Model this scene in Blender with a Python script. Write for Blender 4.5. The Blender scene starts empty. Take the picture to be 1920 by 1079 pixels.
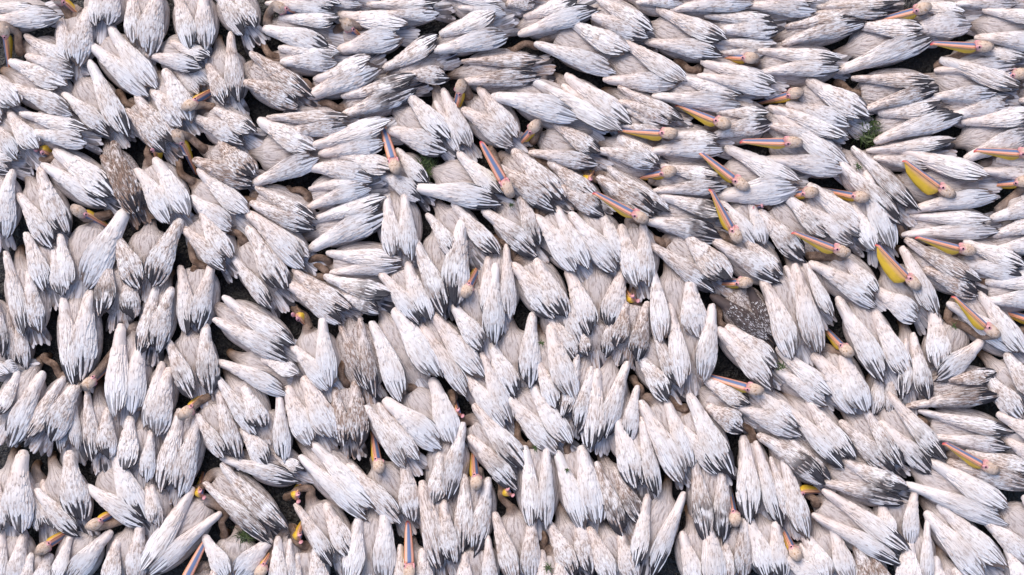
import bpy, math, random
import numpy as np
from mathutils import Vector, Matrix

# ------------------------------------------------------------------ camera
SC = bpy.context.scene
PX = 0.0043                      # metres per photograph pixel on the birds' backs
ZREF = 0.27
CAMH = 15.0
cam_data = bpy.data.cameras.new('camera')
cam = bpy.data.objects.new('camera', cam_data)
SC.collection.objects.link(cam)
cam.location = (0, 0, ZREF + CAMH)
cam_data.sensor_width = 36
cam_data.lens = 36 * CAMH / (1920 * PX)
cam_data.clip_end = 500
SC.camera = cam

# ------------------------------------------------------------------ light: bright overcast
SUN_EL, SUN_ROT = math.radians(50), math.radians(-28)
world = bpy.data.worlds.new("World")
SC.world = world
world.use_nodes = True
wn = world.node_tree
sky = wn.nodes.new('ShaderNodeTexSky')
sky.sky_type = 'NISHITA'
sky.sun_disc = False
sky.sun_elevation = SUN_EL
sky.sun_rotation = SUN_ROT
sky.dust_density = 3.5
sky.ozone_density = 1.5
bg = wn.nodes['Background']
wn.links.new(sky.outputs[0], bg.inputs[0])
bg.inputs[1].default_value = 0.15
sd = bpy.data.lights.new('sun', 'SUN')
sd.energy = 1.05
sd.angle = math.radians(45)
sd.color = (1.0, 0.90, 0.80)
sun = bpy.data.objects.new('sun', sd)
SC.collection.objects.link(sun)
dv = Vector((math.sin(SUN_ROT) * math.cos(SUN_EL), math.cos(SUN_ROT) * math.cos(SUN_EL), math.sin(SUN_EL)))
sun.rotation_euler = dv.to_track_quat('Z', 'Y').to_euler()
sun.location = (0, 0, 20)
SC.view_settings.view_transform = 'Standard'
SC.view_settings.look = 'None'
SC.view_settings.exposure = 0.44
SC.view_settings.gamma = 1

rng = np.random.default_rng(11)
R = random.Random(5)

# ------------------------------------------------------------------ materials
def mat(name):
    m = bpy.data.materials.new(name)
    m.use_nodes = True
    nt = m.node_tree
    return m, nt, nt.nodes['Principled BSDF']

class G:
    """tiny node-graph helper"""
    def __init__(s, nt): s.nt = nt
    def n(s, t, **k):
        x = s.nt.nodes.new(t)
        for a, v in k.items(): setattr(x, a, v)
        return x
    def put(s, sock, v):
        if isinstance(v, bpy.types.NodeSocket): s.nt.links.new(v, sock)
        else: sock.default_value = v
    def m(s, op, a, b=0.0, c=None):
        x = s.n('ShaderNodeMath', operation=op)
        s.put(x.inputs[0], a); s.put(x.inputs[1], b)
        if c is not None: s.put(x.inputs[2], c)
        return x.outputs[0]
    def ss(s, v, lo, hi):
        x = s.n('ShaderNodeMapRange', interpolation_type='SMOOTHSTEP')
        s.put(x.inputs[0], v); s.put(x.inputs[1], lo); s.put(x.inputs[2], hi)
        return x.outputs[0]
    def mix(s, f, a, b):
        x = s.n('ShaderNodeMix', data_type='RGBA')
        s.put(x.inputs[0], f); s.put(x.inputs[6], a); s.put(x.inputs[7], b)
        return x.outputs[2]
    def noise(s, vec, scale, detail=3.0, rough=0.6):
        x = s.n('ShaderNodeTexNoise')
        s.put(x.inputs['Vector'], vec); x.inputs['Scale'].default_value = scale
        x.inputs['Detail'].default_value = detail; x.inputs['Roughness'].default_value = rough
        return x.outputs['Fac']
    def vadd(s, a, b):
        x = s.n('ShaderNodeVectorMath', operation='ADD'); s.put(x.inputs[0], a); s.put(x.inputs[1], b)
        return x.outputs[0]
    def vmul(s, a, b):
        x = s.n('ShaderNodeVectorMath', operation='MULTIPLY'); s.put(x.inputs[0], a); s.put(x.inputs[1], b)
        return x.outputs[0]
    def sep(s, c):
        x = s.n('ShaderNodeSeparateColor'); s.put(x.inputs[0], c); return x.outputs

def c4(r, g, b): return (r, g, b, 1.0)

def plumage(name, kind):
    """kind: covert, flight, body, tail - white feathers, soil and dark tips driven by the bird's own object colour"""
    m, nt, bs = mat(name)
    g = G(nt)
    oi = g.n('ShaderNodeObjectInfo')
    oc = g.sep(oi.outputs['Color'])
    dirt, dark, warm, orand = g.m('ADD', g.m('MULTIPLY', oc[0], .95), .05), g.m('ADD', g.m('MULTIPLY', oc[1], .82), .18), oc[2], oi.outputs['Random']
    at = g.n('ShaderNodeAttribute', attribute_name='fd')
    fa = g.sep(at.outputs['Color'])
    fr, fu, fv, ft = fa[0], fa[1], fa[2], at.outputs['Alpha']
    tc = g.n('ShaderNodeTexCoord').outputs['Object']
    off = g.n('ShaderNodeCombineXYZ')
    g.put(off.inputs[0], g.m('MULTIPLY', orand, 37.0)); g.put(off.inputs[1], g.m('MULTIPLY', orand, 11.0))
    p = g.vadd(tc, off.outputs[0])
    fine = g.noise(g.vmul(p, (0.11, 1.0, 1.0)), 120, 3, .7)
    mid = g.noise(g.vmul(p, (0.5, 1.0, 1.0)), 30, 3, .6)
    big = g.noise(p, 8, 2, .5)
    white = g.mix(fr, c4(.88, .865, .875), c4(.76, .74, .76))
    blush = g.m('MULTIPLY', g.ss(ft, .75, .05), g.m('ADD', .30, g.m('MULTIPLY', warm, .70)))
    white = g.mix(blush, white, c4(.79, .68, .64))
    white = g.mix(g.m('MULTIPLY', g.ss(ft, .5, .95), .5), white, c4(.76, .79, .88))
    cream = c4(.62, .49, .42)
    col = g.mix(g.m('MULTIPLY', g.ss(big, .35, .75), g.m('ADD', .22, g.m('MULTIPLY', dirt, .85))), white, cream)
    if kind == 'tail':
        col = g.mix(.45, col, c4(.46, .44, .48))
    if kind in ('flight', 'tail'):
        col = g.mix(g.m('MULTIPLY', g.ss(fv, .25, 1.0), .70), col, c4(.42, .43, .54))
        col = g.mix(g.m('MULTIPLY', g.ss(fv, .70, 1.0), .72), col, c4(.12, .10, .105))  # dark vane edges, deepened to paint in the shade between feathers
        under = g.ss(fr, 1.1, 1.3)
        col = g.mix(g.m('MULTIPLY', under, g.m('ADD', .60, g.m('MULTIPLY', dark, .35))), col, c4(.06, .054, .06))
    else:
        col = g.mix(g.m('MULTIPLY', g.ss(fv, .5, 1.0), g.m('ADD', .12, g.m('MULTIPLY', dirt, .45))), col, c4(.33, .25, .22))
    # streaks of soil caught along the feathers
    th = g.m('SUBTRACT', .60, g.m('MULTIPLY', dirt, .18))
    spk = g.ss(fine, th, g.m('ADD', th, .14))
    spk = g.m('MULTIPLY', spk, g.ss(mid, .30, .58))
    dash = g.noise(g.vmul(p, (0.20, 1.0, 1.0)), 76, 3, .55)
    t2 = g.m('SUBTRACT', .56, g.m('MULTIPLY', dirt, .13))
    d2 = g.m('MULTIPLY', g.ss(dash, t2, g.m('ADD', t2, .07)), g.ss(big, .28, .55))
    col = g.mix(g.m('MULTIPLY', d2, g.m('ADD', .34, g.m('MULTIPLY', dirt, .75))), col, c4(.30, .20, .155))
    soil = g.mix(g.ss(dirt, .15, .55), c4(.34, .265, .24), c4(.15, .105, .085))
    col = g.mix(g.m('MULTIPLY', spk, g.m('ADD', .45, g.m('MULTIPLY', dirt, .7))), col, soil)
    tipst = g.m('MULTIPLY', g.ss(fu, .5, 1.0), g.ss(g.m('ADD', mid, g.m('MULTIPLY', fr, .35)), g.m('SUBTRACT', .86, g.m('MULTIPLY', dirt, .36)), g.m('SUBTRACT', 1.04, g.m('MULTIPLY', dirt, .36))))
    col = g.mix(g.m('MULTIPLY', tipst, .75), col, c4(.24, .15, .105))
    heavy = g.m('MULTIPLY', g.ss(dirt, .5, 1.0), g.ss(mid, .34, .62))
    col = g.mix(g.m('MULTIPLY', heavy, .32), col, c4(.17, .115, .09))
    if kind in ('flight', 'tail'):
        lo = g.m('SUBTRACT', .98, g.m('MULTIPLY', dark, .52))
        dk = g.ss(g.m('ADD', fu, g.m('MULTIPLY', g.m('SUBTRACT', fr, .5), .95)), lo, g.m('ADD', lo, .18))
        pick = g.ss(g.m('ADD', fr, g.m('MULTIPLY', dark, .60)), .80, .86)
        dk = g.m('MULTIPLY', g.m('MULTIPLY', dk, pick), g.m('MINIMUM', g.m('MULTIPLY', dark, 2.6), 1.0))
        col = g.mix(g.m('MULTIPLY', dk, .95), col, c4(.026, .025, .034))
    else:
        # very dark birds carry black smears on the rear coverts
        sm = g.m('MULTIPLY', g.ss(dark, .72, 1.0), g.m('MULTIPLY', g.ss(ft, .36, .62), g.ss(big, .38, .54)))
        col = g.mix(g.m('MULTIPLY', sm, .85), col, c4(.04, .034, .04))
    g.put(bs.inputs['Base Color'], col)
    bs.inputs['Roughness'].default_value = .72
    bs.inputs['Specular IOR Level'].default_value = .25
    bp = g.n('ShaderNodeBump'); bp.inputs['Strength'].default_value = .45; bp.inputs['Distance'].default_value = .006
    g.put(bp.inputs['Height'], dash)
    g.put(bs.inputs['Normal'], bp.outputs[0])
    return m

def body_mat():
    """pale grey back, buff stained neck, pink face: colours carried by the bird's skin"""
    m, nt, bs = mat('body_plumage')
    g = G(nt)
    oc = g.sep(g.n('ShaderNodeObjectInfo').outputs['Color'])
    dirt = oc[0]
    at = g.n('ShaderNodeAttribute', attribute_name='fd')
    fa = g.sep(at.outputs['Color'])
    neck, face = fa[0], fa[1]
    uv = g.n('ShaderNodeUVMap', uv_map='uv').outputs[0]
    st = g.noise(g.vmul(uv, (1.8, 9.5, 1.0)), 6.0, 3, .65)
    tc = g.n('ShaderNodeTexCoord').outputs['Object']
    big = g.noise(tc, 13, 3, .6)
    fine = g.noise(tc, 95, 3, .6)
    col = g.mix(big, c4(.72, .65, .635), c4(.55, .49, .48))
    col = g.mix(g.m('MULTIPLY', g.ss(st, .48, .62), g.m('ADD', .50, g.m('MULTIPLY', dirt, .5))), col, c4(.27, .20, .175))
    th = g.m('SUBTRACT', .68, g.m('MULTIPLY', dirt, .2))
    col = g.mix(g.m('MULTIPLY', g.ss(fine, th, g.m('ADD', th, .1)), .75), col, c4(.13, .095, .08))
    nk = g.mix(g.ss(big, .35, .68), c4(.42, .29, .22), c4(.15, .09, .06))
    nk = g.mix(g.m('MULTIPLY', g.ss(fine, .5, .62), .6), nk, c4(.16, .10, .07))
    hd = g.mix(g.ss(g.noise(tc, 55, 3, .6), .50, .68), c4(.86, .67, .55), c4(.55, .33, .19))
    col = g.mix(neck, col, nk)
    col = g.mix(g.ss(fa[2], .3, .7), col, hd)
    col = g.mix(face, col, c4(.80, .36, .38))
    # rust-brown water line along the flanks
    wz = g.n('ShaderNodeSeparateXYZ'); g.put(wz.inputs[0], tc)
    wl = g.ss(g.m('ADD', wz.outputs[2], g.m('MULTIPLY', g.m('SUBTRACT', big, .5), .12)), .155, .075)
    col = g.mix(g.m('MULTIPLY', wl, .75), col, c4(.27, .145, .08))
    g.put(bs.inputs['Base Color'], col)
    bs.inputs['Roughness'].default_value = .8
    bs.inputs['Specular IOR Level'].default_value = .2
    bp = g.n('ShaderNodeBump'); bp.inputs['Strength'].default_value = .9; bp.inputs['Distance'].default_value = .02
    g.put(bp.inputs['Height'], st)
    b2 = g.n('ShaderNodeBump'); b2.inputs['Strength'].default_value = .4; b2.inputs['Distance'].default_value = .004
    g.put(b2.inputs['Height'], fine); g.put(b2.inputs['Normal'], bp.outputs[0])
    g.put(bs.inputs['Normal'], b2.outputs[0])
    return m

def juvenile_mat():
    m, nt, bs = mat('juvenile_plumage')
    g = G(nt)
    at = g.n('ShaderNodeAttribute', attribute_name='fd')
    fa = g.sep(at.outputs['Color'])
    tc = g.n('ShaderNodeTexCoord').outputs['Object']
    n = g.noise(g.vmul(tc, (.4, 1, 1)), 85, 2, .6)
    col = g.mix(fa[0], c4(.045, .032, .032), c4(.10, .07, .065))
    spot = g.m('MULTIPLY', g.ss(fa[1], .45, .9), g.ss(n, .47, .60))
    col = g.mix(spot, col, c4(.74, .72, .74))
    g.put(bs.inputs['Base Color'], col)
    bs.inputs['Roughness'].default_value = .75
    return m

def vcol_mat(name, rough=.45, spec=.5, mottle=.25, scale=60):
    m, nt, bs = mat(name)
    g = G(nt)
    at = g.n('ShaderNodeAttribute', attribute_name='fd').outputs['Color']
    tc = g.n('ShaderNodeTexCoord').outputs['Object']
    n = g.noise(g.vmul(tc, (.4, 1, 1)), scale, 3, .6)
    col = g.mix(g.m('MULTIPLY', g.ss(n, .45, .7), mottle), at, c4(.20, .09, .05))
    g.put(bs.inputs['Base Color'], col)
    bs.inputs['Roughness'].default_value = rough
    bs.inputs['Specular IOR Level'].default_value = spec
    return m

def plain(name, col, rough, spec=.5):
    m, nt, bs = mat(name)
    g = G(nt)
    tc = g.n('ShaderNodeTexCoord').outputs['Object']
    n = g.noise(tc, 40, 3, .6)
    g.put(bs.inputs['Base Color'], g.mix(g.m('MULTIPLY', n, .5), c4(*col), c4(col[0] * .5, col[1] * .5, col[2] * .5)))
    bs.inputs['Roughness'].default_value = rough
    bs.inputs['Specular IOR Level'].default_value = spec
    return m

M_COVERT = plumage('covert_plumage', 'covert')
M_FLIGHT = plumage('flight_plumage', 'flight')
M_TAIL = plumage('tail_plumage', 'tail')
M_BODY = body_mat()
M_JUV = juvenile_mat()
M_BILL = vcol_mat('bill_horn', .38, .5, .18, 120)
M_POUCH = vcol_mat('pouch_skin', .5, .4, .22, 26)
M_EYE = plain('eye_black', (.012, .006, .006), .15)
M_EYER = plain('eyelid_pink', (.82, .40, .44), .5)

def water_mat():
    m, nt, bs = mat('murky_water')
    g = G(nt)
    tc = g.n('ShaderNodeTexCoord').outputs['Object']
    n = g.noise(tc, 6, 5, .7)
    n2 = g.noise(tc, 45, 3, .6)
    col = g.mix(g.ss(n, .35, .7), c4(.008, .008, .010), c4(.022, .018, .018))
    col = g.mix(g.m('MULTIPLY', g.ss(n2, .60, .68), .5), col, c4(.10, .085, .07))
    g.put(bs.inputs['Base Color'], col)
    bs.inputs['Roughness'].default_value = .16
    bp = g.n('ShaderNodeBump'); bp.inputs['Strength'].default_value = .8; bp.inputs['Distance'].default_value = .05
    g.put(bp.inputs['Height'], g.noise(tc, 15, 4, .65))
    g.put(bs.inputs['Normal'], bp.outputs[0])
    return m
M_WATER = water_mat()

def weed_mat():
    m, nt, bs = mat('water_weed')
    g = G(nt)
    at = g.n('ShaderNodeAttribute', attribute_name='fd')
    fa = g.sep(at.outputs['Color'])
    g.put(bs.inputs['Base Color'], g.mix(fa[0], c4(.015, .035, .008), c4(.07, .11, .02)))
    bs.inputs['Roughness'].default_value = .5
    return m
M_WEED = weed_mat()

# ------------------------------------------------------------------ mesh helpers
def mesh(name, v, f, m, fd=None, uv=None, smooth=True):
    me = bpy.data.meshes.new(name)
    me.from_pydata([tuple(map(float, p)) for p in v], [], f)
    if fd is not None:
        a = me.attributes.new('fd', 'FLOAT_COLOR', 'POINT')
        a.data.foreach_set('color', np.asarray(fd, dtype=np.float32).ravel())
    if uv is not None:
        l = me.uv_layers.new(name='uv')
        idx = np.zeros(len(me.loops), dtype=np.int32)
        me.loops.foreach_get('vertex_index', idx)
        l.data.foreach_set('uv', np.asarray(uv, dtype=np.float32)[idx].ravel())
    me.materials.append(m)
    if smooth:
        me.polygons.foreach_set('use_smooth', np.ones(len(me.polygons), dtype=bool))
    me.update()
    return me

def link(name, data, parent=None, loc=None, mtx=None, color=None):
    o = bpy.data.objects.new(name, data)
    SC.collection.objects.link(o)
    if parent is not None: o.parent = parent
    if mtx is not None: o.matrix_local = mtx
    if loc is not None: o.location = loc
    if color is not None: o.color = color
    return o

class Buf:
    def __init__(s): s.v = []; s.f = []; s.c = []; s.n = 0
    def add(s, v, f, c):
        s.v.append(np.asarray(v, float)); s.c.append(np.asarray(c, float))
        s.f += [tuple(i + s.n for i in q) for q in f]; s.n += len(v)
    def mesh(s, name, m, mirror=False):
        v = np.concatenate(s.v); c = np.concatenate(s.c); f = s.f
        if mirror:
            v = v * np.array([1, -1, 1]); f = [tuple(reversed(q)) for q in f]
        return mesh(name, v, f, m, c)

# ------------------------------------------------------------------ wings (local: x from the bend of the wing back to the tip, +y towards the bird's back)
WL, WW = 0.70, 0.19
TK = [0, .02, .06, .12, .25, .40, .55, .66, .80, .92, 1.0]
FK = [.33, .40, .44, .47, .56, .74, .94, 1.0, .88, .61, .34]
HK = [.034, .050, .060, .066, .072, .076, .073, .062, .044, .024, .008]

class WingShape:
    def __init__(s, r):
        s.bow = r.uniform(-.03, .12); s.hook = r.uniform(-.05, .10); s.fs = r.uniform(.88, 1.1)
        s.inner = r.uniform(.52, .62)
    def hw(s, t): return np.interp(t, TK, FK) * WW * .5 * s.fs
    def cen(s, t):
        t = np.asarray(t, float)
        return WW * (s.bow * np.sin(np.pi * np.clip(t, 0, 1)) + s.hook * np.clip(1 - t / .3, 0, 1) ** 2 - .06 * t)
    def z(s, x, y):
        t = np.clip(x / WL, 0, 1); q = np.clip((y - s.cen(t)) / np.maximum(s.hw(t), .004), -1.25, 1.25)
        return np.interp(t, TK, HK) * (1 - .74 * np.abs(q) ** 2.3)

US = np.array([0, .2, .45, .70, .86, .95, 1.0])
UW_COVERT = np.array([.50, .90, 1.0, .95, .72, .42, .06])
UW_FLIGHT = np.array([.60, .90, 1.0, 1.0, .88, .62, .12])
def vane(buf, s, t0, q0, t1, q1, W, l0, l1, rnd, UW, roll=0., ridge=.001, zsink=0.):
    """one feather that follows the curve of the wing from (t0, q0) to (t1, q1)"""
    v = []; c = []
    L = (t1 - t0) * WL
    for u, w in zip(US, UW):
        t = t0 + (t1 - t0) * u; q = q0 + (q1 - q0) * u
        tc_ = min(t, 1.0)
        x = t * WL; y = float(s.cen(tc_) + q * s.hw(tc_))
        zb = float(s.z(tc_ * WL, y)) - zsink * u * u
        for k in (-1, 0, 1):
            yy = y + k * w * W * .5
            v.append((x, yy, zb + l0 + (l1 - l0) * u + roll * k * w * W * .5 + (ridge if k == 0 else 0)))
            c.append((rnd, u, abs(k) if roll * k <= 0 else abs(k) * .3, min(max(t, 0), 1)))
    f = []
    for i in range(len(US) - 1):
        for k in range(2):
            a = i * 3 + k
            f.append((a, a + 3, a + 4, a + 1))
    buf.add(v, f, c)

def leaf(buf, shape, x0, y0, ang, L, W, lift0, lift1, rnd, bend=0., roll=0., ridge=.0015):
    ca, sa = math.cos(ang), math.sin(ang)
    v = []; c = []
    for u, w in zip(US, UW_FLIGHT):
        for k in (-1, 0, 1):
            lx = u * L; ly = k * w * W * .5
            x = x0 + ca * lx - sa * ly; y = y0 + sa * lx + ca * ly
            v.append((x, y, float(shape.z(x, y)) + lift0 + (lift1 - lift0) * u + roll * k * w * W * .5 + (ridge if k == 0 else 0)))
            c.append((rnd, u, abs(k), .9))
    f = []
    for i in range(len(US) - 1):
        for k in range(2):
            a = i * 3 + k
            f.append((a, a + 3, a + 4, a + 1))
    buf.add(v, f, c)

def make_wing(r):
    s = WingShape(r)
    b = Buf()
    ns = 15
    ts = np.concatenate([[0, .006, .02], np.linspace(.045, .90, 26)])
    v = []; c = []
    for side in (1, -1):
        for t in ts:
            for q in np.linspace(-1, 1, ns):
                y = float(s.cen(t) + q * s.hw(t) * (1.0 if t < .5 else 1 - .12 * (t - .5) / .4)); x = t * WL
                z = float(s.z(x, y)) if side > 0 else float(s.z(x, y)) * .3 * (1 - q * q) - .022 * (1 - q * q) * (1 - t)
                if side < 0 and abs(q) > .99: z = float(s.z(x, y)) - .004
                if side > 0 and t > .5: z -= .006 * min(1, (t - .5) / .1)
                v.append((x - (.034 * math.sqrt(max(0, 1 - q * q)) if t == 0 else 0), y, z)); c.append((.5, .3, .0, t))
    f = []; N = len(ts) * ns
    for i in range(len(ts) - 1):
        for j in range(ns - 1):
            a = i * ns + j
            f.append((a, a + ns, a + ns + 1, a + 1)); f.append((N + a, N + a + 1, N + a + ns + 1, N + a + ns))
        a = i * ns; f.append((a, N + a, N + a + ns, a + ns))
        a = i * ns + ns - 1; f.append((a, a + ns, N + a + ns, N + a))
    for j in range(ns - 1):
        f.append((j, j + 1, N + j + 1, N + j))
        a = (len(ts) - 1) * ns + j; f.append((a, N + a, N + a + 1, a + 1))
    b.add(v, f, c)
    # rows of covert feathers, rear rows first so the front ones lie on top
    for t, lt, n in ((.56, .20, 11), (.47, .16, 12), (.38, .13, 12), (.30, .11, 11), (.22, .10, 9)):
        for j in range(n):
            q = (-1 + 2 * (j + .5 + r.uniform(-.2, .2)) / n) * .96
            t0 = t + r.uniform(-.03, .03)
            W = 2 * float(s.hw(t0 + lt * .5)) / n * 1.25
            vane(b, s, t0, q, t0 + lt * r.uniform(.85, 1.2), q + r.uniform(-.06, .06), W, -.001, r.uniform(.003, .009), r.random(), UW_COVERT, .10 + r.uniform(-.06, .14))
    # long quills: a dark lower layer, then the pale upper layer, shorter towards the back
    fb = Buf()
    wear = r.choice((.012, .022, .035, .05))
    def tip(q): return 1.0 - .13 * max(0, q) ** 1.2 - .12 * max(0, -q - .45)
    n = 10
    for j in range(n):
        q = -.95 + 1.9 * j / (n - 1)
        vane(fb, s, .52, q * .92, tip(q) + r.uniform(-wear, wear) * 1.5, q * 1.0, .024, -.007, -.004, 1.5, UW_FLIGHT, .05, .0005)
    n = 12
    for j in range(n):
        q = -1 + 2 * (j + .5) / n
        t0 = .47 + r.uniform(-.03, .03)
        t1 = tip(q) - (.02 if j % 2 else 0) + r.uniform(-wear, wear) - (r.random() < .12) * .06
        W = 2 * float(s.hw(.74)) / n * r.uniform(.98, 1.22)
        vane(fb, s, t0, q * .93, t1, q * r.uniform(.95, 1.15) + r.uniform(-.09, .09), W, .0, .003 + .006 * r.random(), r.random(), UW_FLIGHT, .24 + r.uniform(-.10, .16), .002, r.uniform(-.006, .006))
    # scapular plumes over the inner edge
    for k in range(7):
        q = r.uniform(.1, .9); t0 = r.uniform(.40, .60)
        vane(b, s, t0, q, t0 + r.uniform(.20, .30), q + r.uniform(-.12, .05), r.uniform(.015, .021), .002, .005, r.random(), UW_COVERT, .10, .002)
    return b, fb

NV = 10
WINGS = []
for i in range(NV):
    b, fb = make_wing(R)
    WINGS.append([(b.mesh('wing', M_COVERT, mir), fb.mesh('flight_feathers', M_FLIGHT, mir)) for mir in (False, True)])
def recolour(me, m):
    c = me.copy(); c.materials.clear(); c.materials.append(m); return c
JW = [(recolour(a, M_JUV), recolour(f, M_JUV)) for a, f in WINGS[3]]

# short fanned tail, local x backwards
class Flat:
    def z(s, x, y): return -.5 * y * y / .1
TAILS = []
for i in range(3):
    b = Buf()
    for j in range(11):
        q = -1 + 2 * (j + .5) / 11
        leaf(b, Flat(), -.06, q * .045, q * .36 + R.uniform(-.05, .05), R.uniform(.22, .27), .042, .001 * j, .001 * j + R.uniform(0, .004), R.random(), 0, R.uniform(-.08, .08), .0015)
    TAILS.append(b.mesh('tail', M_TAIL))

# ------------------------------------------------------------------ body, neck and head: one tube
def spline(P, n=4):
    P = np.asarray(P, float); out = []
    for i in range(len(P) - 1):
        p0 = P[max(i - 1, 0)]; p1 = P[i]; p2 = P[i + 1]; p3 = P[min(i + 2, len(P) - 1)]
        for k in range(n):
            t = k / n
            out.append(.5 * ((2 * p1) + (p2 - p0) * t + (2 * p0 - 5 * p1 + 4 * p2 - p3) * t * t + (3 * p1 - p0 - 3 * p2 + p3) * t ** 3))
    out.append(P[-1])
    return np.array(out)

def tube_mesh(ctrl):
    """ctrl rows: x y z rx rz neck face head"""
    S = spline(ctrl); n = len(S); K = 16
    S[:, 3:5] = np.maximum(S[:, 3:5], .004); S[:, 5:] = np.clip(S[:, 5:], 0, 1)
    v = []; c = []; uv = []
    side = None; dist = 0
    for i in range(n):
        tg = S[min(i + 1, n - 1), :3] - S[max(i - 1, 0), :3]; tg /= max(np.linalg.norm(tg), 1e-6)
        if side is None:
            side = np.cross(tg, [0, 0, 1.]); side /= np.linalg.norm(side)
        side = side - tg * np.dot(side, tg); side /= np.linalg.norm(side)
        up = np.cross(side, tg)
        if i: dist += np.linalg.norm(S[i, :3] - S[i - 1, :3])
        for k in range(K):
            a = 2 * math.pi * k / K
            v.append(S[i, :3] + side * math.cos(a) * S[i, 3] + up * math.sin(a) * S[i, 4])
            c.append((S[i, 5], S[i, 6], S[i, 7], 1)); uv.append((dist, k / K if k <= K / 2 else 1 - k / K))
    f = []
    for i in range(n - 1):
        for k in range(K):
            a = i * K + k; b = i * K + (k + 1) % K
            f.append((a, b, b + K, a + K))
    f.append(tuple(reversed(range(K)))); f.append(tuple((n - 1) * K + k for k in range(K)))
    return mesh('body', v, f, M_BODY, c, uv)

# ------------------------------------------------------------------ bill (local x forward, y left, z up)
def make_bill(L):
    OR, BL, PK, RD, YE = (.66, .33, .20), (.13, .19, .35), (.78, .40, .33), (.45, .06, .045), (.70, .42, .16)
    cols = [YE, RD, PK, OR, BL, BL, BL, OR, PK, RD, YE]
    ys = np.array([-1, -.86, -.76, -.46, -.34, 0, .34, .46, .76, .86, 1.0]); zs = .012 * (1 - np.abs(ys) ** 2)
    v = []; c = []
    xs = np.linspace(0, 1, 15)
    for x in xs:
        w = np.interp(x, [0, .12, .5, .8, .93, 1], [.040, .041, .034, .027, .021, .007])
        for y, z, cc in zip(ys, zs, cols):
            drop = -.020 * max(0, (x - .93) / .07) ** 2
            tip = max(0, (x - .92) / .08)
            cc = np.array(cc) * (1 - min(tip * 2, 1)) + np.array((.62, .05, .06)) * min(tip * 2, 1)
            v.append((x * L, y * w, z * (1 - .4 * x) + drop + .006)); c.append((*cc, 1))
    n = len(ys); f = []
    for i in range(len(xs) - 1):
        for j in range(n - 1):
            a = i * n + j; f.append((a, a + n, a + n + 1, a + 1))
    # underside
    N = len(v)
    v += [(p[0], p[1], -.003 + (p[2] - .006 if p[0] > .93 * L else 0)) for p in v]; c += [(*PK, 1)] * N
    for i in range(len(xs) - 1):
        for j in range(n - 1):
            a = N + i * n + j; f.append((a, a + 1, a + n + 1, a + n))
        a = i * n; f.append((a, N + a, N + a + n, a + n)); a += n - 1; f.append((a, a + n, N + a + n, N + a))
    for j in range(n - 1):
        a = (len(xs) - 1) * n + j; f.append((a, N + a, N + a + 1, a + 1)); f.append((j, j + 1, N + j + 1, N + j))
    return mesh('bill', v, f, M_BILL, c)

def make_pouch(L, sag, full=0):
    v = []; c = []; K = 14
    xs = np.linspace(-.04, .96, 18)
    for x in xs:
        w = np.interp(x, [-.04, .1, .5, .8, .96], [.030, .033, .028, .019, .005]) * .98
        s = sag * np.interp(x, [-.04, .05, .2, .45, .75, .96], [.45, .95, 1.0, .65 + .25 * full, .25 + .35 * full, .02]) + .007
        for k in range(K):
            a = 2 * math.pi * k / K
            z = math.sin(a); y = math.cos(a) * w
            z = z * .004 if z > 0 else z * s
            v.append((x * L, y * (1 if z > -.01 else .92), z - .004))
            e = 1 if math.sin(a) > -.12 else 0
            base = np.array((.80, .52, .045)) * (1 - e) + np.array((.66, .36, .25)) * e
            c.append((*base, 1))
    f = []; n = len(xs)
    for i in range(n - 1):
        for k in range(K):
            a = i * K + k; b = i * K + (k + 1) % K; f.append((a, a + K, b + K, b))
    f.append(tuple(range(K))); f.append(tuple(reversed([(n - 1) * K + k for k in range(K)])))
    return mesh('pouch', v, f, M_POUCH, c)
BILLS = make_bill(.36)
POUCHES = [make_pouch(.36, .064), make_pouch(.36, .115, 1), make_pouch(.36, .05)]

def ball(name, r, m, sx=1., sy=1., sz=1.):
    v = []; f = []; A, B_ = 10, 6
    for i in range(B_ + 1):
        th = math.pi * i / B_
        for j in range(A):
            ph = 2 * math.pi * j / A
            v.append((r * sx * math.sin(th) * math.cos(ph), r * sy * math.sin(th) * math.sin(ph), r * sz * math.cos(th)))
    for i in range(B_):
        for j in range(A):
            a = i * A + j; b = i * A + (j + 1) % A; f.append((a, a + A, b + A, b))
    return mesh(name, v, f, m)
EYE = ball('eye', .009, M_EYE)
SKIN = ball('eye_skin', .024, M_EYER, 1.25, .40, .75)

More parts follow.
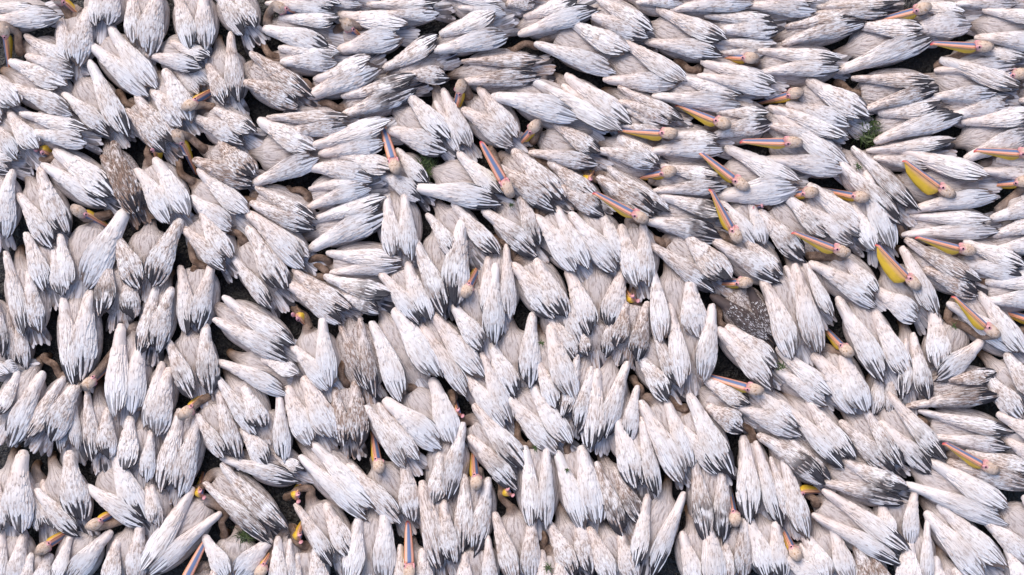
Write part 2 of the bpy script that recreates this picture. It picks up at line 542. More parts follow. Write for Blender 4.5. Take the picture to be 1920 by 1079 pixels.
# ------------------------------------------------------------------ water
def grid_water():
    xs = np.concatenate([[-150, -60, -20], np.linspace(-7, 7, 57), [20, 60, 150]])
    v = [(x, y, 0.008 * math.sin(3.1 * x + 1.7 * y) * math.sin(2.3 * y - x) if abs(x) < 8 and abs(y) < 8 else 0.) for y in xs for x in xs]
    n = len(xs)
    f = [(j * n + i, j * n + i + 1, (j + 1) * n + i + 1, (j + 1) * n + i) for j in range(n - 1) for i in range(n - 1)]
    o = link('water', mesh('water', v, f, M_WATER)); o['kind'] = 'structure'
    return o
grid_water()
CAT = '''
T 0 0
B -120 45 200 50 80 -40 120 350 85 120 .15 .1
B 140 205 390 360 110 150 320 430 410 100 .3 .2 H 30 180 15 330 N 100 290 90 180
B 60 345 370 490 140 70 490 420 640 120 .3 .1
B 330 110 400 350 110 500 55 430 365 150 .3 .1 H 335 0 410 70 N 390 100 350 30
B 530 -80 550 145 100 650 -80 600 140 120 .15 .2
B 740 -60 760 240 110 900 -60 830 310 170 .3 .1
B 990 -40 1080 280 110 1140 -40 1150 280 120 .2 .2
B 1210 -50 1380 195 110 1320 -60 1430 160 110 .35 .6
B 620 170 870 500 130 510 260 840 530 140 .05 .0
B 960 235 1180 330 90 830 310 1140 375 95 .1 .3
B 1160 370 1270 580 110 1290 195 1330 580 120 .4 .6
B 515 355 710 770 140 355 540 620 750 120 .25 .4
B 935 400 1065 690 130 860 510 1030 705 130 .3 .1
B 765 550 985 810 120 715 620 940 850 120 .55 .5 N 760 600 670 530
B 130 635 490 740 110 190 750 500 800 120 .15 .2
B -80 400 100 610 140 -160 520 20 680 120 .1 .1
B 50 640 215 850 130 -60 690 110 890 120 .2 .1
B -160 830 110 890 100 -160 900 60 960 90 .3 .5
B 1240 800 1420 1000 150 1095 910 1430 1020 130 .65 .4 H 1010 780 1035 850 N 1130 830 1060 770
B 1215 610 1430 750 120 1095 670 1370 795 120 .35 .5 H 1080 590 1150 530 N 1190 600 1130 590
T 360 0
B 560 -50 830 30 80 430 15 820 75 90 .15 .7
B 500 105 830 115 110 415 165 790 285 140 .1 .3 H 500 50 560 70
B 690 -60 970 -10 90 700 0 960 25 60 .3 .1
B 1000 30 1400 15 80 1080 80 1390 70 110 .3 .3
B 835 85 1210 150 150 835 290 1170 205 160 .05 .0 H 880 150 910 180 N 830 150 950 150
B 500 270 830 310 110 510 350 820 345 120 .2 .1
B 700 450 1010 340 130 670 545 1045 375 160 .2 .15 N 660 490 600 450
B 345 300 665 550 130 300 460 610 595 140 .6 .6 N 495 320 395 250
B 860 545 1265 440 110 860 650 1260 490 120 .4 1. N 820 610 680 590
B 1090 385 1390 215 130 1200 430 1440 430 120 .4 .6
B 440 655 870 670 100 530 750 870 700 110 .45 .2
B 380 685 690 850 150 355 1030 710 880 140 .25 .1
B 670 830 1115 690 120 730 870 1080 790 120 .1 .0
B 830 870 1130 960 130 665 935 1020 1000 140 .2 .2
B 1215 530 1440 790 140 1110 725 1430 840 140 .15 .4
T 720 0
B 330 195 640 70 130 300 290 700 190 120 .15 .1
B 340 -30 670 10 90 430 40 690 75 80 .05 .0
B 690 -60 880 -10 80 690 20 850 15 90 .5 .2
B 800 90 1100 0 110 775 195 1190 50 120 .1 .4
B 1060 130 1375 300 150 865 250 1305 400 130 .2 .05 N 865 255 730 275
B 455 345 890 345 90 450 465 885 420 100 .55 .6
B 540 500 740 780 130 450 620 735 810 130 .3 .1 H 430 500 415 550 N 480 540 460 490
B 335 510 475 835 110 290 580 430 850 90 .2 .1
B 840 455 1330 750 120 625 540 1090 660 140 .05 .05
B 1030 435 1375 700 140 1010 490 1280 700 110 .15 .2
B 950 690 1210 870 120 830 855 1200 920 100 .4 .5 H 840 720 805 755 N 840 790 870 720
T 1080 0
B 130 0 420 180 120 80 85 410 205 110 .3 .3
B 320 -70 620 -20 80 350 10 600 15 80 .3 .1
B 560 -20 980 -10 80 550 50 990 10 110 .3 .0
B 1050 -40 1350 10 90 960 30 1345 55 110 .25 .1
B 470 55 840 235 120 405 240 815 305 110 .3 .3
B 740 95 1090 105 80 830 170 1140 150 120 .25 .4
B 260 225 620 470 120 170 450 560 465 110 .25 .0
B 1045 285 1490 345 100 1045 405 1480 375 110 .25 .3 H 970 330 840 308 
B 720 350 1120 480 110 700 430 1120 510 110 .15 .2 N 700 390 600 350
B 590 430 920 540 120 450 545 940 585 110 .15 .1
B 250 500 600 690 100 255 570 530 690 100 .45 .4
B 270 610 520 710 80 260 700 500 760 70 .4 .1
B 800 635 1080 640 80 780 765 1100 680 110 .4 .6 H 805 695 595 600 
B 530 755 800 785 90 410 850 830 830 120 .2 .2 H 505 755 262 733
B 250 770 455 930 120 130 840 445 925 110 .35 .2
T 1440 0
B 300 40 740 15 80 280 75 680 70 70 .5 .6
B 120 150 500 80 100 100 235 545 120 120 .5 .7
B 860 30 1105 80 120 800 170 1140 130 140 .15 .1 H 845 60 650 105
B 530 150 860 170 130 415 400 920 200 130 .25 .2
B 1150 275 1445 330 90 960 400 1400 360 100 .2 .2 H 1185 270 868 250 N 960 370 1120 290
B 990 335 1415 500 130 925 545 1270 520 100 .25 .2
B 1220 60 1560 120 90 1180 210 1600 250 130 .2 .1
B 1050 -50 1400 -10 90 1060 20 1400 15 80 .3 .1
B 1450 470 1750 500 100 1430 560 1740 590 110 .3 .1 H 1400 420 1320 425
B 490 440 930 465 90 550 610 940 500 110 .5 .6 N 530 520 430 470
B 230 460 555 660 150 120 590 460 700 120 .25 .2 H 140 530 5 558
B 25 605 440 780 110 -20 700 300 790 90 .3 .2
B 60 640 430 930 140 5 890 430 950 120 .1 .0 H 120 805 -178 800
B 640 640 970 580 120 620 785 1085 640 120 .3 .4
B 1000 560 1350 550 90 1020 660 1360 590 120 .2 .1
B 1110 690 1500 640 110 1125 890 1500 740 130 .2 .1
B 1300 900 1640 930 110 1215 965 1600 1000 100 .2 .1 H 1425 868 1105 848
B 580 850 1055 790 80 610 890 920 930 90 .3 .5
G 590 740 70
T 0 240
B 320 130 640 400 150 245 215 605 430 130 .1 .5 N 300 160 175 160 Y 235 130 260 150
B 635 95 770 470 140 580 170 780 480 120 .95 .7
B 880 180 1050 500 130 775 240 965 530 130 .05 .1 N 840 185 830 95 Y 865 120 860 160
B 1115 245 1395 490 130 1070 400 1310 565 120 .1 .0 N 1060 290 995 195
B 705 480 470 900 170 335 610 395 905 120 .1 .0 H 460 475 505 505 N 610 480 480 510
B 1010 530 850 890 150 650 610 800 895 150 .5 .4
B 60 250 20 620 140 -100 280 -60 600 140 .2 .2
B 215 240 365 600 150 110 380 300 665 130 .3 .4 
B 1130 480 1295 740 130 1030 575 1270 785 120 .3 .2 N 1070 700 1140 780
B 300 680 340 950 90 150 600 265 915 140 .2 .2
B 730 815 740 1075 110 600 730 580 1050 130 .5 .9
T 360 240
B 375 335 685 520 110 340 430 690 560 110 .45 .6 N 390 390 305 400
B 670 340 1000 290 90 660 440 1005 330 110 .1 .1 N 650 380 555 350
B 690 515 1090 400 120 670 670 1095 470 150 .15 .4
B 770 710 1170 750 110 790 820 1170 770 100 .15 .1 N 755 740 650 755
B 325 565 520 920 140 230 735 455 1010 110 .35 .6 N 290 640 190 580
B 480 560 650 730 90 320 480 640 780 140 .25 .1
B 1200 380 1225 745 120 1090 400 1140 725 110 .15 .1
B 1160 120 1310 310 110 1070 260 1290 395 110 .15 .4 H 1140 210 1080 20
G 1310 220 50
T 720 240
B 420 150 655 380 130 180 345 650 410 140 .05 .4
B 740 130 1005 420 140 640 230 960 445 140 .45 .5 H 685 330 540 75 N 640 180 600 130
B 935 195 1190 400 120 960 310 1245 485 130 .5 .4 N 920 200 850 140
B 395 430 640 720 110 250 490 400 720 90 .3 .3
B 440 520 390 1000 150 175 650 345 1040 130 .3 .8
B 770 400 865 660 110 570 465 860 710 130 .35 .8
B 970 460 1135 790 120 860 500 1085 800 130 .1 .1 N 880 520 860 460
B 1230 490 1350 780 130 1050 495 1315 800 130 .15 .1
B 690 670 700 1075 100 580 740 600 1080 100 .2 .1
B 860 750 1010 1070 140 735 770 960 1060 140 .25 .5 N 730 730 680 650
G 715 435 25
T 1080 240
B 490 220 800 280 100 450 350 840 325 90 .35 .4 H 510 250 365 270
B 860 110 1240 310 140 815 385 1240 325 160 .0 .0 H 910 310 705 150
B 190 235 520 480 100 130 290 450 480 130 .6 .7 N 130 290 50 230 Y 75 290 100 250
B 385 545 395 890 120 250 560 350 890 120 .25 .1 H 345 500 105 372
B 480 380 860 490 120 400 520 825 610 130 .3 .9
B 940 615 1150 840 120 770 640 1140 850 140 .4 .4 H 885 595 750 350
B 990 430 1045 660 100 820 420 1010 650 120 .1 .1
B 1190 380 1435 620 150 1040 480 1290 740 130 .35 .8 N 1100 450 1060 430 Y 1035 435 1070 437
B 630 610 860 860 160 430 660 785 910 130 .4 .6 N 500 680 440 620
T 1440 240
B 245 325 575 620 140 200 440 480 640 110 .25 .2 H 225 365 135 370
B 555 260 685 690 150 480 450 600 680 110 .0 .1 H 505 390 370 352
B 490 120 825 460 110 400 200 745 530 120 .4 .8
B 740 130 1235 280 140 800 460 1285 370 120 .05 .0 H 980 352 690 140 P
B 820 500 1240 520 90 780 595 1300 570 110 .15 .1 N 770 600 690 540
B 1110 650 1430 780 120 1085 765 1430 830 110 .15 .4 H 1090 685 780 605
B 785 640 1180 870 110 890 800 1180 930 130 .55 .6
B 770 680 935 1050 140 610 920 850 1070 130 .1 .1 H 795 860 585 640 P
B 440 740 600 930 120 250 760 610 995 130 .2 .2 H 390 690 85 572 N 240 720 400 730
B 1440 400 1740 380 110 1265 510 1600 420 120 .2 .1 H 1415 305 1255 315
B 1280 600 1600 500 120 1270 690 1640 640 110 .2 .1
B 1240 870 1560 850 120 1230 980 1560 960 120 .1 .0 N 1250 890 1180 855
G 500 220 30
T 0 480
B 165 100 215 430 120 30 -5 150 450 110 .35 .2
B 1190 60 1105 410 130 1015 70 1060 440 110 .2 .6 N 1080 100 1100 60
B 500 210 450 690 160 345 260 430 720 140 .2 .3
B 790 490 730 890 160 670 405 670 900 140 .0 .0 H 510 710 560 655
B 955 190 880 540 130 870 180 800 550 120 .4 .5
B 1150 400 1180 770 130 945 480 1090 790 120 .35 .8
B 950 645 870 1010 150 900 610 830 960 120 .2 .1
B 230 665 60 1060 140 100 660 -10 900 110 .25 .2
B 430 720 280 1035 150 345 690 150 1030 130 .4 .3 N 320 670 245 590
B -10 640 105 610 80 -120 560 50 670 80 .1 .1
B -25 250 10 560 90 -150 250 -100 560 90 .3 .8
T 360 480
B 185 245 570 510 130 135 370 550 580 110 .25 .3
B 400 580 600 670 90 150 595 540 770 120 .1 .1
B 575 90 890 310 120 530 150 850 370 120 .4 .5 N 760 120 670 50
B 755 125 1120 225 110 830 220 1060 310 100 .3 .9
B 1210 50 1330 365 120 1065 100 1290 375 130 .15 .4
B 730 350 770 740 130 570 510 775 745 120 .05 .0 N 650 390 580 310 Y 600 350 630 395
B 950 370 1015 790 100 835 400 980 740 90 .65 .8
B 1150 310 1390 690 160 1020 385 1190 810 150 .05 .1
B 640 690 790 1030 150 530 750 680 1060 140 .2 .0
B 920 720 930 1070 120 800 755 860 1070 120 .68 .6 N 860 720 850 590
B 300 740 395 970 120 140 690 370 995 120 .3 .3
T 720 480
B 620 60 610 500 140 390 290 560 520 120 .2 .2 H 470 190 528 70
B 1340 90 1270 420 140 1040 80 1170 440 150 .2 .4
B 1290 330 1240 570 90 1080 400 1150 560 90 .5 .7
B 275 320 555 690 140 220 400 475 785 120 .2 .1
B 830 335 810 735 130 600 510 745 795 130 .2 .3
B 985 180 1110 520 100 925 345 1085 575 120 .3 .2
B 930 405 1060 805 140 860 590 970 850 110 .2 .1
B 560 560 705 940 120 440 650 690 965 130 .15 .1
B 1360 610 1230 1020 130 1190 655 1170 1085 130 .25 .3
B 1170 640 1080 990 110 1090 570 1010 910 100 .45 .6
B 280 700 385 1070 140 10 820 330 1070 180 .0 .0 N 170 750 105 710
G 885 490 25
G 370 630 25
T 1080 480
B 395 270 330 590 120 280 270 230 510 110 .6 .8 N 350 290 335 190 Y 318 235 300 205
B 640 140 690 470 150 430 70 490 485 120 .25 .0
B 770 290 700 705 120 535 290 600 740 130 .2 .0
B 430 390 570 740 100 350 560 525 810 120 .4 .7
B 975 185 1100 450 105 775 225 1075 455 115 1. 1. H 935 150 785 150 J
B 860 400 1120 640 140 800 425 1100 730 140 .25 .2 N 830 400 815 320
B 1240 65 1350 555 130 1060 145 1220 575 130 .25 .1
B 710 690 970 840 120 740 860 940 970 150 .4 .3
B 990 750 1245 970 120 900 840 1260 1000 120 .25 .2 H 985 745 790 690
T 1440 480
B 215 40 350 340 90 100 70 230 330 80 .2 .1
B 60 530 355 790 130 50 650 330 830 120 .15 .1
B 600 320 785 690 150 390 255 650 690 150 .1 .2
B 420 550 535 880 150 270 560 500 880 140 .15 .1 H 430 525 318 383
B 815 450 890 815 120 770 480 760 800 90 .3 .8
B 1210 485 935 690 130 930 285 970 640 150 .25 .2
B 1200 220 1439 560 140 1030 270 1390 530 110 .15 .1 H 1235 415 985 188 N 1020 350 1200 450
B 1000 700 1280 665 100 800 840 1300 770 110 .6 .8
B 1340 560 1510 800 140 1230 680 1430 910 130 .35 .2
B 1480 380 1800 480 110 1440 520 1780 620 110 .2 .1 H 1490 365 1320 298
G 75 620 45
G 1040 395 30
T 0 719
B 600 150 610 425 110 480 60 530 430 110 .4 .7
B 850 270 820 555 100 725 200 710 500 140 .25 .2
B 1110 200 1000 635 140 1010 165 915 605 140 .35 .3
B 1230 50 1330 430 100 1110 185 1270 410 110 .4 .3 H 1060 155 1097 120 N 1160 80 1110 110
B 120 395 110 840 170 -20 560 10 830 120 .2 .2
B 390 395 450 775 160 205 610 450 845 120 .3 .5
B 640 400 805 770 140 485 595 820 785 130 .1 .4
B 610 840 380 1110 140 390 860 310 1120 90 .1 .1 H 545 785 640 735 N 700 770 600 800
B 270 970 230 1180 110 165 965 120 1180 100 .25 .1 H 255 920 370 845
B 120 860 80 1180 140 10 840 0 1150 100 .2 .1
B 790 800 760 1150 130 650 890 620 1150 110 .3 .1
B 1220 740 830 1070 120 1075 610 790 1065 120 .1 .1 N 1265 735 1250 840
B 860 580 890 805 90 830 590 865 780 70 .3 .1
B 1210 1060 1150 1350 110 1060 1080 1020 1350 110 .5 .1 H 1040 1120 1130 930
T 360 719
B 170 475 525 830 130 75 580 440 880 120 .5 .8 N 70 560 30 590 Y 45 615 40 580
B 430 885 240 1090 140 65 870 210 1100 130 .0 .0
B 490 65 510 445 110 280 260 430 460 120 .2 .3
B 460 410 625 490 80 175 430 600 540 100 .25 .6
B 690 340 1035 710 150 612 430 985 750 130 .05 .1
B 1200 470 1235 780 130 885 470 1180 775 140 .35 .2 H 1050 455 1008 288
B 1050 130 1270 440 110 985 140 1210 465 110 .25 .1
B 750 690 905 990 130 590 690 800 1020 110 .3 .7 N 660 600 545 640 Y 590 630 600 595
B 1090 715 1080 1130 130 930 760 890 1130 130 .1 .1
B 690 930 740 1200 130 590 970 570 1200 90 .3 .2 N 620 920 560 840 Y 600 860 605 830
B 545 890 560 1150 80 480 875 490 1180 120 .25 .1 H 395 1045 415 1010
B 1290 940 1320 1200 110 1165 920 1170 1200 80 .3 .1 H 1225 1040 1213 812
G 285 865 30 
T 720 719
B 330 670 390 1010 120 210 570 330 1045 130 .4 .3
B 450 240 350 640 130 310 400 290 685 110 .3 .2
B 520 130 795 490 130 490 305 750 585 130 .3 .8 N 430 230 385 85 Y 415 160 405 130
B 590 550 500 960 110 455 530 450 940 120 .4 .5 H 518 545 508 440
B 915 350 900 815 110 800 370 840 805 120 .15 .2 N 800 360 750 250
B 1120 370 1185 800 150 970 400 1125 815 130 .05 .1 N 1040 400 1040 335
B 830 15 1040 345 140 695 85 985 390 130 .15 .1
B 830 740 820 1120 130 620 745 740 1120 120 .35 .1 N 700 690 660 580 Y 698 610 690 590
B 1090 750 1155 1075 120 925 800 1075 1085 130 .4 .6
B 590 870 600 1180 100 450 960 450 1200 100 .3 .5
B 990 980 1010 1200 110 880 950 890 1200 110 .25 .1 N 890 930 885 830
G 850 365 25
G 1030 485 20
G 920 1030 35
T 1080 719
B 225 485 375 800 110 120 460 270 855 120 .6 .9
B 250 860 320 1120 120 80 820 210 1120 120 .3 .1
B 340 25 290 330 90 230 195 340 575 140 .2 .3
B 370 210 445 640 100 320 300 380 560 80 .3 .3
B 520 110 640 480 110 365 120 610 550 130 .15 .1 N 370 75 340 5
B 650 75 860 515 150 600 250 800 500 110 .15 .7 N 620 150 540 90
B 820 480 815 890 110 665 425 745 890 120 .4 .9
B 1025 345 1145 800 120 950 315 985 775 140 .15 .6 N 1010 335 930 235
B 1180 440 1285 865 130 1100 430 1200 750 80 .3 .1
B 1210 320 1420 545 90 1040 295 1400 555 120 .5 1.
B 610 635 420 1070 120 400 640 340 1030 110 .1 .6
B 740 780 780 1180 140 590 850 690 1180 130 .1 .1
B 950 750 930 1100 110 830 860 870 1120 90 .45 .1 H 890 750 880 640
B 1125 790 1150 1100 120 970 770 1090 1100 130 .1 .3
T 1440 719
B 230 110 475 430 130 85 110 430 470 120 .15 .7
B 370 815 460 1120 120 215 860 330 1120 130 .15 .0
B 190 910 260 1060 60 90 975 320 1130 130 .05 .0 H 145 945 95 820
B 430 440 780 600 110 315 560 770 660 100 .4 1.
B 550 160 740 465 110 415 230 720 500 120 .4 .8
B 690 75 990 435 130 640 230 925 500 110 .2 .8
B 870 165 1385 285 100 950 305 1360 355 100 .3 .6 N 900 250 860 200
B 1130 390 1500 490 110 1030 450 1480 570 120 .5 .1 H 1220 465 978 332
B 930 440 1335 710 130 795 570 1335 780 120 .0 .0
B 330 610 785 950 110 265 755 740 1000 120 .1 .3 N 280 690 240 640 Y 200 615 300 620
B 830 600 790 915 110 640 690 680 870 110 .1 .0
B 895 780 885 1150 90 790 900 790 1180 140 .1 .0
B 980 690 1315 1030 140 895 745 1220 1090 140 .1 .0
B 1440 650 1700 950 140 1220 780 1480 1010 140 .15 .0
B 1450 950 1600 1250 120 1345 930 1450 1180 110 .1 .0
B 580 960 700 1180 80 500 920 580 1180 110 .75 .1
B 1300 175 1600 330 120 1350 330 1600 460 110 .2 .1
B 1060 1050 1180 1300 120 940 990 990 1300 120 .2 .1
T 0 480
B 20 300 60 640 90 90 300 130 640 90 .35 .3 U
T 0 719
B 150 560 220 830 90 230 560 290 820 90 .3 .2 U
B 320 60 340 390 80 400 60 420 380 80 .15 .1 U
T 0 0
B 1000 300 1180 480 90 960 380 1120 520 90 .2 .1 U
T 1440 480
B 640 640 610 900 100 720 640 690 900 90 .3 .2 U
T 1080 0
B 800 230 1130 250 80 810 290 1060 300 60 .25 .1 U
'''

# ------------------------------------------------------------------ the flock
def W2(px, py): return np.array([(px - 960) * PX, (539.5 - py) * PX])

BIRDS = []; WEEDS = []
TX, TY = 0, 0
for line in CAT.strip().splitlines():
    k = line.split()
    if k[0] == 'T': TX, TY = float(k[1]), float(k[2]); continue
    P = lambda a, b: (TX + float(a) / 2.9975, TY + float(b) / 2.9975)
    if k[0] == 'G':
        WEEDS.append((*P(k[1], k[2]), float(k[3]) / 3)); continue
    if k[0] != 'B': continue
    d = dict(A0=P(k[1], k[2]), A1=P(k[3], k[4]), aw=float(k[5]) / 3, B0=P(k[6], k[7]), B1=P(k[8], k[9]), bw=float(k[10]) / 3, dirt=float(k[11]), dark=float(k[12]), H=None, N=None, Y=None, P=False, J=False)
    i = 13
    while i < len(k):
        if k[i] == 'H': d['H'] = (P(k[i + 1], k[i + 2]), P(k[i + 3], k[i + 4])); i += 5
        elif k[i] in 'NY': d[k[i]] = (P(k[i + 1], k[i + 2]), P(k[i + 3], k[i + 4])); i += 5
        else: d[k[i]] = True; i += 1
    BIRDS.append(d)

def frame(o, x, up):
    """matrix with local x along x, z near up, at o"""
    x = Vector(x).normalized(); y = Vector(up).cross(x).normalized(); z = x.cross(y)
    m = Matrix((x, y, z)).transposed().to_4x4(); m.translation = Vector(o)
    return m

def add_bill(root, base, f, roll, pouch, col):
    m = frame(base, f, (0, 0, 1)) @ Matrix.Rotation(roll, 4, 'X')
    b = link('bill', BILLS, root, mtx=m)
    link('pouch', POUCHES[pouch], b)
    # pink skin and eye on each side of the face
    for s in (1, -1):
        em = m @ Matrix.Translation((-.022, s * .035, .016))
        sk = link('face_skin', SKIN, root, mtx=em)
        link('eye', EYE, sk, mtx=Matrix.Translation((0, s * .006, .006)))
    return b

def build(d, idx):
    A0, A1, B0, B1 = (W2(*d[k]) for k in ('A0', 'A1', 'B0', 'B1'))
    F = (A0 + B0) / 2; T = (A1 + B1) / 2
    u = T - F; L = np.linalg.norm(u); u = u / L
    ctr = (F + T) / 2
    root = bpy.data.objects.new('pelican', None)
    root.empty_display_size = .1
    SC.collection.objects.link(root)
    root.location = (ctr[0], ctr[1], 0)
    o3 = np.array([ctr[0], ctr[1], 0])
    zj = R.uniform(-.018, .018) - (.07 if d.get('U') else 0)
    col = (d['dirt'], d['dark'], R.random(), 1)
    # ---- wings
    crossB = u[0] * (B0 - A0)[1] - u[1] * (B0 - A0)[0]
    for (p0, p1, w, other) in ((A0, A1, d['aw'], B0), (B0, B1, d['bw'], A0)):
        ax = p1 - p0; l = np.linalg.norm(ax); ax /= l
        left = ax[0] * (other - p0)[1] - ax[1] * (other - p0)[0] > 0     # back lies on local +y
        z0 = .240 + zj + R.uniform(-.008, .008); z1 = z0 + .050 + R.uniform(-.012, .02)
        var = R.randrange(NV)
        cov, fl = WINGS[var][0 if left else 1]
        if d['J']: cov, fl = JW[0 if left else 1]
        fwd = np.array([ax[0] * l, ax[1] * l, z1 - z0])
        m = frame(np.array([p0[0], p0[1], z0]) - o3, fwd, (0, 0, 1))
        m = m @ Matrix.Rotation((.20 if left else -.20) + R.uniform(-.08, .08), 4, 'X')
        sx = np.linalg.norm(fwd) / WL; sy = w * PX / WW * 1.03
        m = m @ Matrix.Diagonal((sx, sy, .5 * (sx + sy) if sx < 1.3 else 1.1, 1))
        wing = link('wing', cov, root, mtx=m, color=col)
        link('flight_feathers', fl, wing, color=col)
    # ---- body
    gap = np.linalg.norm((B0 - A0) - u * np.dot(B0 - A0, u))
    bw = min(max(gap * .80 + .055, .135), .185)
    def row(p, z, rx, rz, neck=0, face=0, head=0): return (p[0] - ctr[0], p[1] - ctr[1], z, rx, rz, neck, face, head)
    C = [row(F + u * L * 1.02, .185 + zj, .02, .006), row(F + u * L * .97, .18 + zj, .42 * bw, .02), row(F + u * L * .84, .165 + zj, .74 * bw, .045),
         row(F + u * L * .66, .155 + zj, .95 * bw, .080), row(F + u * L * .45, .150 + zj, 1.02 * bw, .104), row(F + u * L * .24, .148 + zj, .96 * bw, .115), row(F + u * L * .08, .148 + zj, .72 * bw, .108, .02)]
    C.append(row(F - u * .005, .15 + zj, .066, .072, .12))
    headfrac = 0
    if d['H']:
        hp, bt = W2(*d['H'][0]), W2(*d['H'][1])
        dv_ = bt - hp; dist = np.linalg.norm(dv_); h = dv_ / max(dist, 1e-6)
        kf = min(dist / .375, 1.0)
        long_ = kf > .70
        kf = max(kf, .93 if long_ else .74)
        f3 = np.array([h[0] * kf, h[1] * kf, -math.sqrt(max(0, 1 - kf * kf))])
        hz = .365 + zj if long_ else .315 + zj
        H3 = np.array([hp[0], hp[1], hz])
        C.append(row(F - u * .055, .17 + zj, .046, .048, .55))
        if d['N']:
            n0, n1 = W2(*d['N'][0]), W2(*d['N'][1])
            C.append(row(n0, .20, .035, .035, .95)); C.append(row((n0 + n1) / 2, .225, .033, .033, .95)); C.append(row(n1, .25, .032, .032, .9))
        else:
            q = F * .45 + hp * .55 - h * .05 - u * .03
            C.append(row(q, .21 + zj, .036, .036, .9))
        b3 = H3 - f3 * .060
        C.append(row(b3[:2], b3[2] - .008, .034, .035, .6, 0, .3))
        b3 = H3 - f3 * .032
        C.append(row(b3[:2], b3[2] + .004, .046, .045, .2, 0, .9))
        C.append(row(H3[:2], H3[2] + .003, .047, .045, .1, 0, 1))
        b3 = H3 + f3 * .035
        C.append(row(b3[:2], b3[2], .040, .034, 0, .55, 1))
        b3 = H3 + f3 * .055
        C.append(row(b3[:2], b3[2], .031, .018, 0, 1, 1))
        b3 = H3 + f3 * .062
        C.append(row(b3[:2], b3[2], .015, .008, 0, 1, 1))
        add_bill(root, tuple(H3 + f3 * .050 - o3), f3, math.radians(60 if d['P'] else ((R.uniform(40, 62) if hp[0] > .6 else R.uniform(4, 14)) if long_ else 50)), 1 if d['P'] else (0 if long_ else 2), col)
    elif d['N']:
        n0, n1 = W2(*d['N'][0]), W2(*d['N'][1])
        dn = n1 - n0; pr = np.array([-dn[1], dn[0]]) * (.18 if R.random() < .5 else -.18)
        C.append(row(F * .6 + n0 * .4 - u * .02, .175 + zj, .043, .046, .8))
        C.append(row(n0, .19, .031, .031, .9)); C.append(row((n0 + n1) / 2 + pr, .21, .029, .029, 1)); C.append(row(n1, .185, .028, .028, 1))
        e = n1 + dn / max(np.linalg.norm(dn), .01) * .035
        C.append(row(e, .15, .034, .036, .9, 0, .3))
        if d['Y']:
            y0, y1 = W2(*d['Y'][0]), W2(*d['Y'][1])
            C.append(row(e * .7 + y0 * .3, .09, .036, .036, .6, 0, .8))
            q = np.array([y0[0], y0[1], .235]); f3 = np.array([(y1 - y0)[0], (y1 - y0)[1], -.10]); f3 /= np.linalg.norm(f3)
            add_bill(root, tuple(q - f3 * .02 - o3), f3, math.radians(75), 2, col)
        else:
            C.append(row(e, .05, .032, .032, .9)); C.append(row(e - u * .01, -.08, .028, .028, .9))
    else:
        C.append(row(F - u * .075, .125, .043, .046, .7)); C.append(row(F - u * .125, .06, .035, .035, .9)); C.append(row(F - u * .145, -.08, .03, .03, 1))
    body = link('body', tube_mesh(C), root, color=col)
    tm = frame(np.array([(F + u * L * .86)[0], (F + u * L * .86)[1], .198 + zj]) - o3, (u[0], u[1], .10), (0, 0, 1))
    link('tail', TAILS[R.randrange(3)], root, mtx=tm, color=(d['dirt'], d['dark'] * .45, 0, 1))
    d['ctr'] = ((d['A0'][0] + d['B0'][0] + d['A1'][0] + d['B1'][0]) / 4, (d['A0'][1] + d['B0'][1] + d['A1'][1] + d['B1'][1]) / 4)
    d['u'] = u; d['L'] = L
    d['root'] = root
    return root

for i, d in enumerate(BIRDS):
    build(d, i)

# ------------------------------------------------------------------ floating weed
WEED_LABELS = ['Largest dark green weed clump, in the water gap at upper right',
 'Green weed clump beside a pelican neck under wingtips, left of centre in upper half',
 'Small dark green sprig on a pale back, just above the photo centre',
 'Green strands of weed across a flecked back, left of the gaping yellow pouch',
 'Tiny green leaf sprig between two wings, just below and right of photo centre',
 'Small green sprig on white tail feathers, below and left of photo centre',
 'Long bright green grass blades on a white wing, below the dark young pelican',
 'Green weed scrap beside a curled brown neck, near the right edge',
 'Yellow-green weed clump in the bottom left gap beside spread white wings',
 'Tiny green sprig between necks in the lower middle, higher of two near neighbours',
 'Thin green blade lying on a pale back, lower middle of the photo',
 'Dark green sprig on a pale back at the bottom edge, just right of middle']
for wi, (px, py, rad) in enumerate(WEEDS):
    p = W2(px, py); rr = rad * PX
    big = rad > 9.9 and wi not in (3, 6, 10, 11) and wi not in (7,)
    b = Buf()
    nb = 260 if big else 16
    for k in range(nb):
        a = R.uniform(0, 6.28); q = rr * math.sqrt(R.random()) * (1 if big else .35)
        x, y = q * math.cos(a), q * math.sin(a)
        z = (R.uniform(-.12, .03) if big else R.uniform(-.005, .01))
        l = R.uniform(.05, .11) if big else rr * R.uniform(.6, 1.3); da = R.uniform(0, 6.28); w = R.uniform(.003, .006)
        pts = []; cols = []
        up = R.uniform(.1, .8) if big else R.uniform(0, .25)
        sh = R.random()
        for u in (0, .33, .66, 1):
            cx = x + math.cos(da + u * .8) * l * u; cy = y + math.sin(da + u * .8) * l * u; cz = z + up * l * (u - .5 * u * u)
            for s in (-1, 1):
                pts.append((cx - math.sin(da) * s * w * (1 - u * .8), cy + math.cos(da) * s * w * (1 - u * .8), cz)); cols.append((sh, u, 0, 1))
        b.add(pts, [(0, 1, 3, 2), (2, 3, 5, 4), (4, 5, 7, 6)], cols)
    o = link('water_weed', b.mesh('water_weed', M_WEED))
    o.location = (p[0], p[1], .20 if big else .315)
    o['category'] = 'weed'
    o['label'] = WEED_LABELS[wi]
    if not big: o['group'] = 'green sprigs caught on the birds'

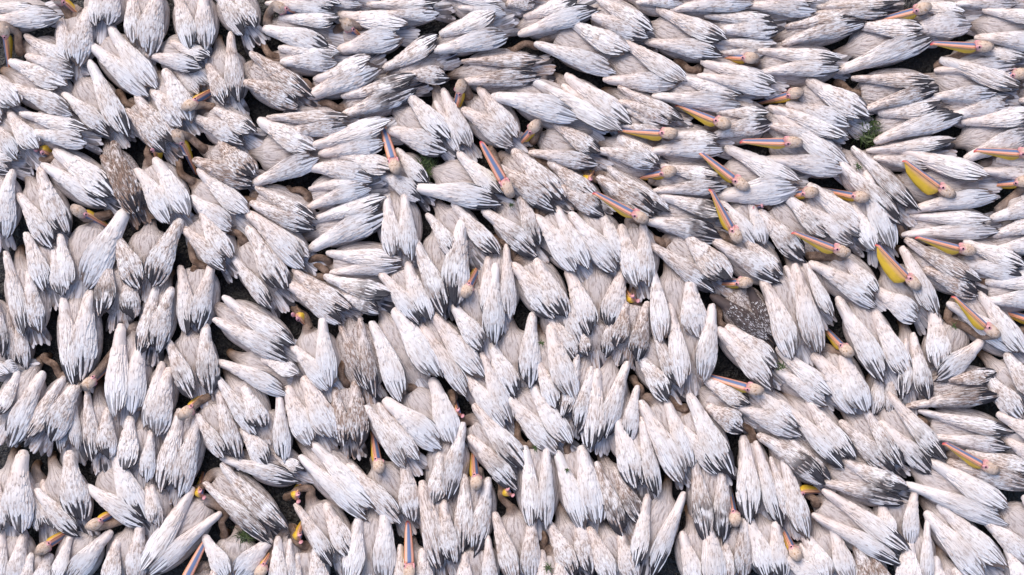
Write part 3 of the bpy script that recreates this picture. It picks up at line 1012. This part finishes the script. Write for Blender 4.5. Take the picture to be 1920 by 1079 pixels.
# ------------------------------------------------------------------ names for every bird
DIRS = ['right', 'upper right', 'top', 'upper left', 'left', 'lower left', 'bottom', 'lower right']
def heading(v): return DIRS[int(round(math.atan2(v[1], v[0]) / (math.pi / 4))) % 8]
def look(d):
    s, k = d['dirt'], d['dark']
    if d['J']: return 'Chocolate-brown white-speckled young'
    a = 'Clean white' if s < .08 else 'Whitish' if s < .22 else 'Lightly flecked' if s < .33 else 'Brown-flecked' if s < .48 else 'Grubby streaked' if s < .7 else 'Dark brown-stained'
    t = '' if s >= .7 else ' pale-tipped' if k < .15 else ' grey-tipped' if k < .45 else ' dark-tipped' if k < .75 else ' black-tipped'
    return a + t
def clamp(p): return (min(max(p[0], 0), 1920), min(max(p[1], 0), 1079))
for d in BIRDS:
    q = [clamp(d[k]) for k in ('A0', 'A1', 'B0', 'B1')]
    d['vis'] = (sum(p[0] for p in q) / 4, sum(p[1] for p in q) / 4)
    a, b = np.subtract(d['A1'], d['A0']), np.subtract(d['B1'], d['B0'])
    d['open'] = abs(math.degrees(math.atan2(a[0] * b[1] - a[1] * b[0], float(np.dot(a, b)))))
    tail = heading(d['u'])
    if d['P']: hd = 'big yellow pouch showing'
    elif d['H'] and math.dist(*d['H']) > 62:
        v = np.subtract(d['H'][1], d['H'][0]); hd = 'bill pointing ' + heading((v[0], -v[1]))
    elif d['H']: hd = 'head tucked down'
    elif d['Y']: hd = 'yellow pouch glimpsed'
    elif d['N']: hd = 'curled brown neck'
    elif d['open'] > 35: hd = 'wings spread wide'
    else: hd = 'head hidden'
    d['what'] = look(d) + ' pelican, ' + hd; d['tail'] = tail
MARKS = [('the dark young pelican', next(d for d in BIRDS if d['J'])['vis'])]
MARKS += [('the biggest green weed clump', (1637, 247)), ('the second weed clump', (797, 313))]
MARKS += [('the gaping yellow pouch', (1727, 325))]
REL = ['right of', 'upper right of', 'above', 'upper left of', 'left of', 'lower left of', 'below', 'lower right of']
taken = set()
for d in sorted(BIRDS, key=lambda d: min(math.dist(d['vis'], m[1]) for m in MARKS)):
    name, mp = min(MARKS, key=lambda m: math.dist(d['vis'], m[1]))
    r = math.dist(d['vis'], mp)
    key = (name, heading((d['vis'][0] - mp[0], mp[1] - d['vis'][1])))
    if 35 < r < 150 and key not in taken and not d['J'] and not d['P']:
        taken.add(key)
        d['label'] = d['what'] + ', just ' + REL[DIRS.index(key[1])] + ' ' + name
    else:
        d['label'] = '%s, tail to %s, %d%% across, %d%% down photo' % (d['what'], d['tail'], round(d['vis'][0] / 19.2), round(d['vis'][1] / 10.79))
        if d['J']: d['label'] = 'Chocolate-brown pelican speckled white, pale head turned left, among white ones'
for d in BIRDS:
    o = d['root']
    o['label'] = d['label']; o['category'] = 'pelican'; o['group'] = 'pelicans crowded together on the water'
